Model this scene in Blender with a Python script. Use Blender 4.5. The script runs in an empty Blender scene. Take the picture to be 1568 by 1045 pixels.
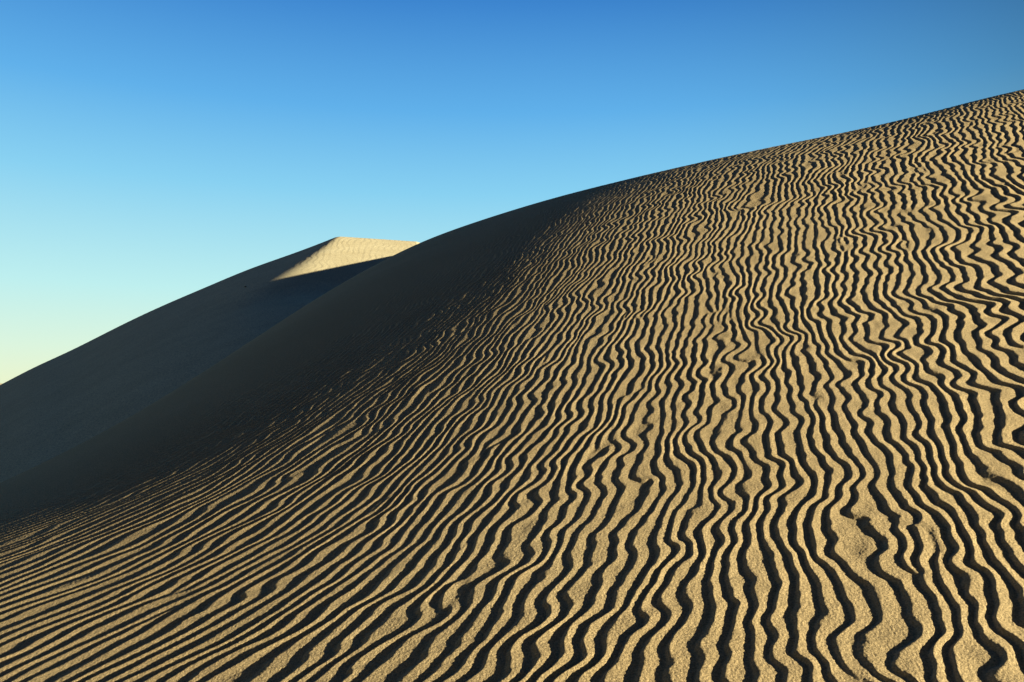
import bpy, math, time
import numpy as np
from mathutils import Vector
T0=time.time()
F=1220.0; U0=784.0; VH=600.0
H=1.8
AZ=math.radians(110.0); TZ=0.150
SX,SY=math.sin(AZ),math.cos(AZ)
rng=np.random.RandomState(7)

def dxu(u): return (np.asarray(u,float)-U0)/F
def ev(v): return (VH-np.asarray(v,float))/F
def sstep(x,a,b):
    t=np.clip((x-a)/(b-a),0,1); return t*t*(3-2*t)

# ---------- 1-D profile tables -------------
G=np.linspace(-1.3,1.3,2601)
def smooth(tab,sig):
    n=int(sig*4/0.001); k=np.exp(-0.5*(np.arange(-n,n+1)*0.001/sig)**2); k/=k.sum()
    p0=tab[0]-(tab[1]-tab[0])*np.arange(n,0,-1); p1=tab[-1]+(tab[-1]-tab[-2])*np.arange(1,n+1)
    return np.convolve(np.concatenate([p0,tab,p1]),k,'valid')
def spline(xk,yk):
    xk=np.asarray(xk,float); yk=np.asarray(yk,float); n=len(xk); h=np.diff(xk)
    A=np.zeros((n,n)); r=np.zeros(n); A[0,0]=A[-1,-1]=1
    for i in range(1,n-1):
        A[i,i-1]=h[i-1];A[i,i]=2*(h[i-1]+h[i]);A[i,i+1]=h[i]
        r[i]=6*((yk[i+1]-yk[i])/h[i]-(yk[i]-yk[i-1])/h[i-1])
    M=np.linalg.solve(A,r)
    s0=(yk[1]-yk[0])/h[0]-h[0]*(2*M[0]+M[1])/6
    s1=(yk[-1]-yk[-2])/h[-1]+h[-1]*(M[-2]+2*M[-1])/6
    x=G; i=np.clip(np.searchsorted(xk,x)-1,0,n-2); hh=h[i]; a=xk[i+1]-x; b=x-xk[i]
    y=(M[i]*a**3+M[i+1]*b**3)/(6*hh)+(yk[i]/hh-M[i]*hh/6)*a+(yk[i+1]/hh-M[i+1]*hh/6)*b
    y=np.where(x<xk[0],yk[0]+s0*(x-xk[0]),y); y=np.where(x>xk[-1],yk[-1]+s1*(x-xk[-1]),y)
    return y
sk=np.array([(-150,808),(0,740),(100,692),(200,638),(300,577),(400,512),(500,448),(570,408),(640,373),(720,343),(850,303),(940,280),(1100,243),(1200,222),(1300,202),(1400,179),(1500,153),(1568,137)],float)
ES=smooth(spline(dxu(sk[:,0]),ev(sk[:,1])),0.022)
iclamp=np.searchsorted(G,0.71); ES[iclamp:]=ES[iclamp]-0.10*(G[iclamp:]-G[iclamp])
dk_u=np.array([-300,0,100,200,300,400,500,600,700,780,850,1000,1250,1568.])
ND=len(dk_u)
dk0=np.interp(dk_u,[-300,0,200,400,550,700,850,1000,1250,1568.],[.09,.09,.10,.10,.085,.06,.032,.022,.02,.02])
m0=np.array([0.42,0.19,-0.06])
p0_=np.concatenate([dk0,m0])
def make(p):
    dk=p[:ND]; c=p[ND:]
    M_=c[0]+c[1]*G+c[2]*G**2
    sl=c[1]-1.4*c[2]; v=c[0]-.7*c[1]+.49*c[2]
    M_=np.where(G<-.7,v+sl*(G+.7),M_)
    D=smooth(np.interp(G,dxu(dk_u),dk),0.04)
    D=np.minimum(D,(M_-ES)/H-0.024)
    D=np.maximum(D,0.008)
    WS=(M_-ES)/H-D
    return D,WS
KR=1.3
def efun(w,dx,D,WS):
    d=np.interp(dx,G,D); ws=np.interp(dx,G,WS); es=np.interp(dx,G,ES)
    q=w-ws; s=np.sqrt(q*q+d*d)-d
    kap=2.0+(KR-2.0)*sstep(dx,-0.20,-0.03)
    return es-np.where(q>0,H,kap)*s
def grads(w,dx,D,WS):
    h=1e-3
    e=efun(w,dx,D,WS)
    gx=(efun(w,dx+h*4,D,WS)-efun(w,dx-h*4,D,WS))/(8*h)
    ew=(efun(w+h,dx,D,WS)-efun(w-h,dx,D,WS))/(2*h)
    return e,gx,e-w*ew-dx*gx,ew
def w_at(u,v,D,WS):
    dx=dxu(u); e=ev(v); lo=np.interp(dx,G,WS)+0*e; hi=lo+1.0
    for _ in range(40):
        mid=(lo+hi)/2; f=efun(mid,dx,D,WS); up=f>e; lo=np.where(up,mid,lo); hi=np.where(up,hi,mid)
    return (lo+hi)/2
term=np.array([(0,800),(100,770),(200,735),(300,695),(400,645),(500,588),(600,525),(700,455),(760,405),(800,370),(850,325)],float)
t2=term[:9]+np.array([-18,-30]); t3=term+np.array([30,55])
tt=np.concatenate([term,t2,t3]); tgt=np.concatenate([np.full(len(term),TZ+.010),np.full(len(t2),TZ+.06),np.full(len(t3),TZ-.05)]); wt=np.concatenate([np.full(len(term),8.),np.full(len(t2),4.),np.full(len(t3),6.)])
def resid(p):
    D,WS=make(p); w=w_at(tt[:,0],tt[:,1],D,WS); e,gx,gy,_=grads(w,dxu(tt[:,0]),D,WS)
    r=(gx*SX+gy*SY-tgt)*wt
    return np.concatenate([r,(p[:ND]-dk0)*2,np.diff(p[:ND],2)*12,(p[ND:]-m0)*6])
dk=p0_.copy(); lam=0.1
for it in range(30):
    r=resid(dk); J=np.zeros((len(r),len(dk)))
    for i in range(len(dk)):
        d2=dk.copy(); d2[i]+=1e-4; J[:,i]=(resid(d2)-r)/1e-4
    st=np.linalg.solve(J.T@J+lam*np.eye(len(dk)),-J.T@r)
    nd=dk+st; nd[:ND]=np.clip(nd[:ND],0.01,0.2); nd[ND:]=np.clip(nd[ND:],m0-[.03,.03,.04],m0+[.05,.03,.04])
    if (resid(nd)**2).sum()<(r**2).sum(): dk=nd; lam*=0.5
    else: lam*=4
D_,WS_=make(dk)

# ---------- ripple phase fit -------------
smp=np.array([(50,1000,24,20),(50,880,22,13),(250,980,28,24),(250,850,26,15),(300,780,27,10),(500,1000,37,30),(500,900,37,24),(500,750,38,15),(500,650,38,10),(700,1000,45,34),(700,850,45,26),(700,700,47,17),(700,560,46,9),(900,1000,56,36),(900,850,60,30),(900,700,66,24),(900,550,66,16),(850,400,55,8),(1000,400,68,12),(1000,320,60,8),(1100,1000,84,40),(1100,850,85,34),(1100,700,84,28),(1100,500,80,19),(1150,350,80,12),(1300,1000,107,42),(1300,850,108,36),(1300,650,109,29),(1300,450,102,21),(1300,300,97,13),(1500,1000,124,42),(1500,850,134,36),(1500,650,136,30),(1450,450,122,26),(1450,300,111,20),(1500,200,107,15),(1540,550,133,28)],float)
smp[:,3]*=0.61+0.21*sstep(smp[:,0],200,1100)
def basis(dx,w):
    y=1/w; L=np.log(np.clip(y,1.9,16.0))/2; c=np.clip(dx,-.68,.68)
    out=[]
    for i in range(5):
        for j in range(4):
            out.append(y*(c**i)*(L**j)*(dx/np.where(np.abs(c)<1e-9,1,c) if (i>0) else 1.0))
    return out
sdx=dxu(smp[:,0])+1e-6; sw=w_at(smp[:,0],smp[:,1],D_,WS_)
e,gx,gy,ew=grads(sw,sdx,D_,WS_)
A_=np.radians(smp[:,2]); fu=np.sin(A_)/smp[:,3]; fv=np.cos(A_)/smp[:,3]
h=1e-4
bdx=np.array([(a-b)/(2*h) for a,b in zip(basis(sdx+h,sw),basis(sdx-h,sw))]).T
bw=np.array([(a-b)/(2*h) for a,b in zip(basis(sdx,sw+h),basis(sdx,sw-h))]).T
iv=-bw/(F*ew[:,None]); iu=(bdx+F*iv*gx[:,None])/F; sp=smp[:,3]
A=np.concatenate([iu*sp[:,None],iv*sp[:,None]]); b=np.concatenate([fu*sp,fv*sp])
nb=A.shape[1]; sc=np.sqrt((A**2).sum(0))
co=np.linalg.solve((A/sc).T@(A/sc)+1.5e-6*np.eye(nb),(A/sc).T@b)/sc
def phase(dx,w):
    p=0
    for c,f in zip(co,basis(dx,w)): p=p+c*f
    return p

# ---------- lattice noise -------------
tabs=[rng.uniform(-1,1,(256,256)) for _ in range(14)]
def noise(x,y,k):
    t=tabs[k]; xi=np.floor(x).astype(int); yi=np.floor(y).astype(int); fx=x-xi; fy=y-yi
    fx=fx*fx*fx*(fx*(fx*6-15)+10); fy=fy*fy*fy*(fy*(fy*6-15)+10)
    xi&=255; yi&=255; x1=(xi+1)&255; y1=(yi+1)&255
    return (t[xi,yi]*(1-fx)+t[x1,yi]*fx)*(1-fy)+(t[xi,y1]*(1-fx)+t[x1,y1]*fx)*fy

# ---------- mesh builder -------------
def grid_mesh(name,X,Y,Z,mat):
    r,c=X.shape
    me=bpy.data.meshes.new(name)
    me.vertices.add(r*c)
    me.vertices.foreach_set("co",np.stack([X,Y,Z],-1).astype(np.float32).ravel())
    i=np.arange(r*c).reshape(r,c)
    q=np.stack([i[:-1,:-1],i[:-1,1:],i[1:,1:],i[1:,:-1]],-1).reshape(-1,4)
    me.loops.add(q.size); me.loops.foreach_set("vertex_index",q.ravel().astype(np.int32))
    me.polygons.add(len(q)); me.polygons.foreach_set("loop_start",(np.arange(len(q))*4).astype(np.int32))
    me.polygons.foreach_set("loop_total",np.full(len(q),4,np.int32))
    me.polygons.foreach_set("use_smooth",np.ones(len(q),bool))
    me.update(calc_edges=True); me.validate()
    ob=bpy.data.objects.new(name,me); bpy.context.scene.collection.objects.link(ob)
    me.materials.append(mat); return ob

# ---------- materials -------------
def sand(name,col,grain=1.0,scale=190.0,dist=.0035):
    m=bpy.data.materials.new(name); m.use_nodes=True; nt=m.node_tree; N=nt.nodes; L=nt.links
    bs=N["Principled BSDF"]; bs.inputs["Roughness"].default_value=0.95; bs.inputs["Specular IOR Level"].default_value=0.08
    tc=N.new("ShaderNodeTexCoord")
    n1=N.new("ShaderNodeTexNoise"); n1.inputs["Scale"].default_value=scale; n1.inputs["Detail"].default_value=4; n1.inputs["Roughness"].default_value=.7
    n2=N.new("ShaderNodeTexNoise"); n2.inputs["Scale"].default_value=0.6; n2.inputs["Detail"].default_value=4
    for n in (n1,n2): L.new(tc.outputs["Object"],n.inputs["Vector"])
    r1=N.new("ShaderNodeValToRGB"); r1.color_ramp.elements[0].position=.36; r1.color_ramp.elements[1].position=.64
    r1.color_ramp.elements[0].color=[c*.58 for c in col]+[1]; r1.color_ramp.elements[1].color=[min(1,c*1.36) for c in col]+[1]
    L.new(n1.outputs["Fac"],r1.inputs["Fac"])
    mx=N.new("ShaderNodeMix"); mx.data_type='RGBA'; mx.blend_type='MULTIPLY'; mx.inputs["Factor"].default_value=1
    r2=N.new("ShaderNodeValToRGB"); r2.color_ramp.elements[0].position=.3; r2.color_ramp.elements[1].position=.7
    r2.color_ramp.elements[0].color=(.9,.88,.85,1); r2.color_ramp.elements[1].color=(1,1,1,1)
    L.new(n2.outputs["Fac"],r2.inputs["Fac"]); L.new(r1.outputs["Color"],mx.inputs["A"]); L.new(r2.outputs["Color"],mx.inputs["B"])
    L.new(mx.outputs["Result"],bs.inputs["Base Color"])
    bp=N.new("ShaderNodeBump"); bp.inputs["Strength"].default_value=0.7*grain; bp.inputs["Distance"].default_value=dist
    L.new(n1.outputs["Fac"],bp.inputs["Height"]); L.new(bp.outputs["Normal"],bs.inputs["Normal"])
    return m
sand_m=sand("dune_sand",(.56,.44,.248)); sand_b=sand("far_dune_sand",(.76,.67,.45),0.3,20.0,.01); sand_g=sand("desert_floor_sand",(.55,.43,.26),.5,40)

# ---------- front dune -------------
cx=np.concatenate([np.linspace(-1.0,-.705,60),np.linspace(-.70,.70,1600),np.linspace(.705,1.0,60)])
rw=np.concatenate([np.linspace(.013,.03,60),np.linspace(.0304,.53,1300),np.linspace(.533,.9,140)])
DX,W=np.meshgrid(cx,rw)
E=efun(W,DX,D_,WS_); Yw=1/W; Xw=DX*Yw; Z=E*Yw
PH=phase(DX,W)
S=np.log(1+.22*(Yw-2.5))/(.22*.074)+200
dp_dx=np.gradient(PH,axis=1)/np.gradient(DX,axis=1); dp_w=np.gradient(PH,axis=0)/np.gradient(W,axis=0)
px=dp_dx/Yw; py=-(dp_w*W*W)-DX*dp_dx/Yw
lam_=1/np.sqrt(px**2+py**2+1e-6); lam_=np.clip(lam_,.02,.3)
ph=PH+0.55*noise(PH/2.8+5,S/1.3,0)+0.70*noise(PH/6.5,S/4.5+9,1)+0.22*noise(PH/1.3,S/.85,2)+1.2*noise(PH/30.,S/25.,3)+.06*noise(PH/.6,S/.38,13)
Aenv=1+1.0*(noise(PH/2.4+11,S/2.4,4)+.55*noise(PH/1.4,S/1.4,5))+1j*1.0*(noise(PH/2.4+31,S/2.4+7,6)+.55*noise(PH/1.4+3,S/1.4,7))
C=Aenv*np.exp(2j*np.pi*ph)
psi=np.angle(C); mag=np.clip(np.abs(C)/.40,0,1)**.8
prof=np.sin(psi)+.38*np.sin(2*psi)+.17*np.sin(3*psi)+.06*np.sin(4*psi)
dl=np.interp(DX,G,D_); q=W-np.interp(DX,G,WS_); cc=q/np.sqrt(q*q+dl*dl)
left=sstep(dl,.025,.06)
amp=1-left*(1-sstep(cc,.54,.90))*.96
amp=np.where(q<0,amp*.5,amp)
edge=1-sstep(np.abs(DX),.70,.74)
amp=amp*edge*(1-sstep(W,.53,.57))*sstep(W,.02,.045)
ampv=.051*np.clip(lam_,.02,.16)*(1+.25*noise(PH/4+2,S/3.5,8)+.2*noise(PH/1.2+2,S/1.4,12))
Z2=Z+ampv*amp*mag*prof
Z2+=.0006*noise(Xw/.006,Yw/.006,11)*edge
Z2-=0.03*np.clip(Yw-46,0,None)**2
grid_mesh("sand_dune",Xw,Yw,Z2,sand_m)

# ---------- back dune -------------
bk=np.array([(-200,678),(0,590),(50,564),(100,541),(180,501),(250,468),(320,438),(380,413),(450,388),(490,373),(515,363),(560,343),(640,310)],float)
EB=smooth(spline(dxu(bk[:,0]),ev(bk[:,1])),0.01)
wb=.018
bx=np.concatenate([np.linspace(-1.25,-.70,60),np.linspace(-.695,-.08,900),np.linspace(-.075,.35,50)])
bw_=np.concatenate([np.linspace(.008,.0145,30),np.linspace(.0147,.032,420),np.linspace(.0325,.11,120)])
BX,BW=np.meshgrid(bx,bw_)
eB=np.interp(BX,G,EB); eA=.1950-.066*(BX+.2205)-.25*np.clip(BX+.12,0,None)
q=BW-wb; qp=np.where(q>0,np.sqrt(q*q+.0002**2)-.0002,0)
a=eA-9.0*qp; bb=eB-3.9*qp
k=.0010+.5*qp; mn=-k*np.logaddexp(-a/k,-bb/k)
kc=.015; eC=-kc*np.logaddexp(-eB/kc,-.165/kc)-4.0*qp
mixf=.95*sstep(q,.0045,.0125)
mn=mn*(1-mixf)+np.minimum(eC,bb)*mixf
qn=np.where(q<0,np.sqrt(q*q+.001**2)-.001,0)
EE=mn-40*qn
YB=1/BW; XB=BX*YB; ZB=EE*YB
rp=(XB+.15*YB)/.38+.5*noise(XB/1.2,YB/1.2,0)+.8*noise(XB/4,YB/4,1)
ps=2*np.pi*rp
ZB+=.003*(np.sin(ps)+.35*np.sin(2*ps))*sstep(BW,.0147,.016)*(1-sstep(BW,.030,.032))*(1-sstep(np.abs(BX+.39),.29,.305))*np.clip(.6+.7*noise(XB/2,YB/2,9),0,1)
ZB=np.maximum(ZB,-14)
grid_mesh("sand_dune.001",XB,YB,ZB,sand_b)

# ---------- desert ground (to the horizon) -------------
t=np.linspace(-1,1,301); ax=np.sign(t)*(np.abs(t)*20+np.abs(t)**5*3500)
GX,GY=np.meshgrid(ax,ax); R=np.hypot(GX,GY)
GZ=-H-.3+(.19*GX+.42*GY)*np.exp(-(R/6.)**2)-9*sstep(R,8,60)+1.2*noise(GX/60,GY/60,10)*sstep(R,90,200)
grid_mesh("desert_ground",GX,GY,GZ,sand_g)

a1=np.linspace(-1,1,80); b1=np.linspace(-1,1,40); AX,BY=np.meshgrid(a1,b1)
hh=np.clip(1-AX**2,0,1)**1.3*np.clip(1-np.abs(BY)**1.5,0,1)
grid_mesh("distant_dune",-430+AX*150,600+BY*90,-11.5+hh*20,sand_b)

# ---------- shrub -------------
gm=bpy.data.materials.new("dry_shrub"); gm.use_nodes=True
b_=gm.node_tree.nodes["Principled BSDF"]; b_.inputs["Roughness"].default_value=.9
nn=gm.node_tree.nodes.new("ShaderNodeTexNoise"); nn.inputs["Scale"].default_value=30
cr=gm.node_tree.nodes.new("ShaderNodeValToRGB"); cr.color_ramp.elements[0].color=(.08,.07,.04,1); cr.color_ramp.elements[1].color=(.2,.17,.1,1)
gm.node_tree.links.new(nn.outputs["Fac"],cr.inputs["Fac"]); gm.node_tree.links.new(cr.outputs["Color"],b_.inputs["Base Color"])
def bz(dx,e):
    col=np.argmin(np.abs(bx-dx)); sel=bw_>wb
    j=np.where(sel)[0][np.argmin(np.abs(EE[sel,col]-e))]
    return XB[j,col],YB[j,col],ZB[j,col]
def shrub(u,v,s,name):
    x,y,z=bz(dxu(u),ev(v)); vs=[];fs=[]
    for i in range(200):
        th=rng.uniform(0,2*np.pi); ph_=rng.uniform(.1,1.4); L=s*rng.uniform(.5,1)
        d=np.array([math.cos(th)*math.cos(ph_),math.sin(th)*math.cos(ph_),math.sin(ph_)*.9])
        p=np.array([-d[1],d[0],0.])*s*.05+rng.uniform(-.01,.01,3)
        m_=d*L*.55; tip=d*L+np.array([0,0,-.1*L]); n=len(vs)
        vs+=[tuple(-p*.3),tuple(p*.3),tuple(m_+p),tuple(m_-p),tuple(tip)]; fs+=[(n,n+1,n+2,n+3),(n+3,n+2,n+4)]
    me=bpy.data.meshes.new(name); me.from_pydata(vs,[],fs); me.materials.append(gm)
    o=bpy.data.objects.new(name,me); o.location=(float(x),float(y),float(z)); bpy.context.scene.collection.objects.link(o)
shrub(376,440,.09,"desert_shrub")

# ---------- lights, world, camera -------------
el=math.atan(TZ)
Sv=Vector((SX*math.cos(el),SY*math.cos(el),math.sin(el)))
ld=bpy.data.lights.new("sun","SUN"); ld.energy=12.5; ld.angle=math.radians(.5); ld.color=(1,.875,.60)
lo=bpy.data.objects.new("sun",ld); lo.rotation_euler=Sv.to_track_quat('Z','Y').to_euler(); bpy.context.scene.collection.objects.link(lo)

w=bpy.data.worlds.new("World"); bpy.context.scene.world=w; w.use_nodes=True
nt=w.node_tree; N=nt.nodes; L=nt.links; bg=N["Background"]; bg.inputs["Strength"].default_value=.1
sky=N.new("ShaderNodeTexSky"); sky.sky_type='NISHITA'; sky.sun_disc=False; sky.sun_elevation=el; sky.sun_rotation=AZ
tc=N.new("ShaderNodeTexCoord"); sx=N.new("ShaderNodeSeparateXYZ"); L.new(tc.outputs["Generated"],sx.inputs[0])
rp=N.new("ShaderNodeValToRGB"); cr=rp.color_ramp
stops=[(0,(.86,.92,.60)),(.05,(.72,.92,.74)),(.12,(.52,.87,.87)),(.24,(.25,.64,.89)),(.33,(.12,.44,.83)),(.44,(.046,.235,.63)),(.6,(.020,.09,.38)),(1,(.018,.06,.24))]
cr.elements[0].position=0; cr.elements[0].color=stops[0][1]+(1,); cr.elements[1].position=1; cr.elements[1].color=stops[-1][1]+(1,)
for p,c in stops[1:-1]:
    k_=cr.elements.new(p); k_.color=c+(1,)
L.new(sx.outputs["Z"],rp.inputs["Fac"])
pk=math.radians(-15)
dv=N.new("ShaderNodeVectorMath"); dv.operation='DOT_PRODUCT'; dv.inputs[1].default_value=(math.sin(pk),math.cos(pk),0); L.new(tc.outputs["Generated"],dv.inputs[0])
mr=N.new("ShaderNodeMapRange"); mr.interpolation_type='SMOOTHSTEP'; mr.inputs["From Min"].default_value=.33; mr.inputs["From Max"].default_value=.90; mr.inputs["To Min"].default_value=.09; mr.inputs["To Max"].default_value=1
L.new(dv.outputs["Value"],mr.inputs["Value"])
m10=N.new("ShaderNodeMath"); m10.operation='MULTIPLY'; m10.inputs[1].default_value=10; L.new(mr.outputs["Result"],m10.inputs[0])
vm=N.new("ShaderNodeVectorMath"); vm.operation='SCALE'; L.new(rp.outputs["Color"],vm.inputs[0]); L.new(m10.outputs[0],vm.inputs["Scale"])
mx=N.new("ShaderNodeMix"); mx.data_type='RGBA'; mx.inputs["Factor"].default_value=.988
L.new(sky.outputs["Color"],mx.inputs["A"]); L.new(vm.outputs["Vector"],mx.inputs["B"]); L.new(mx.outputs["Result"],bg.inputs["Color"])

cd=bpy.data.cameras.new("camera"); cd.lens=F/1568*36; cd.sensor_width=36; cd.shift_y=77.5/1568; cd.clip_start=.05; cd.clip_end=20000
co_=bpy.data.objects.new("camera",cd); co_.rotation_euler=(math.radians(90),0,0); bpy.context.scene.collection.objects.link(co_)
sc_=bpy.context.scene; sc_.camera=co_
sc_.view_settings.view_transform='Standard'; sc_.view_settings.look='None'; sc_.view_settings.exposure=0
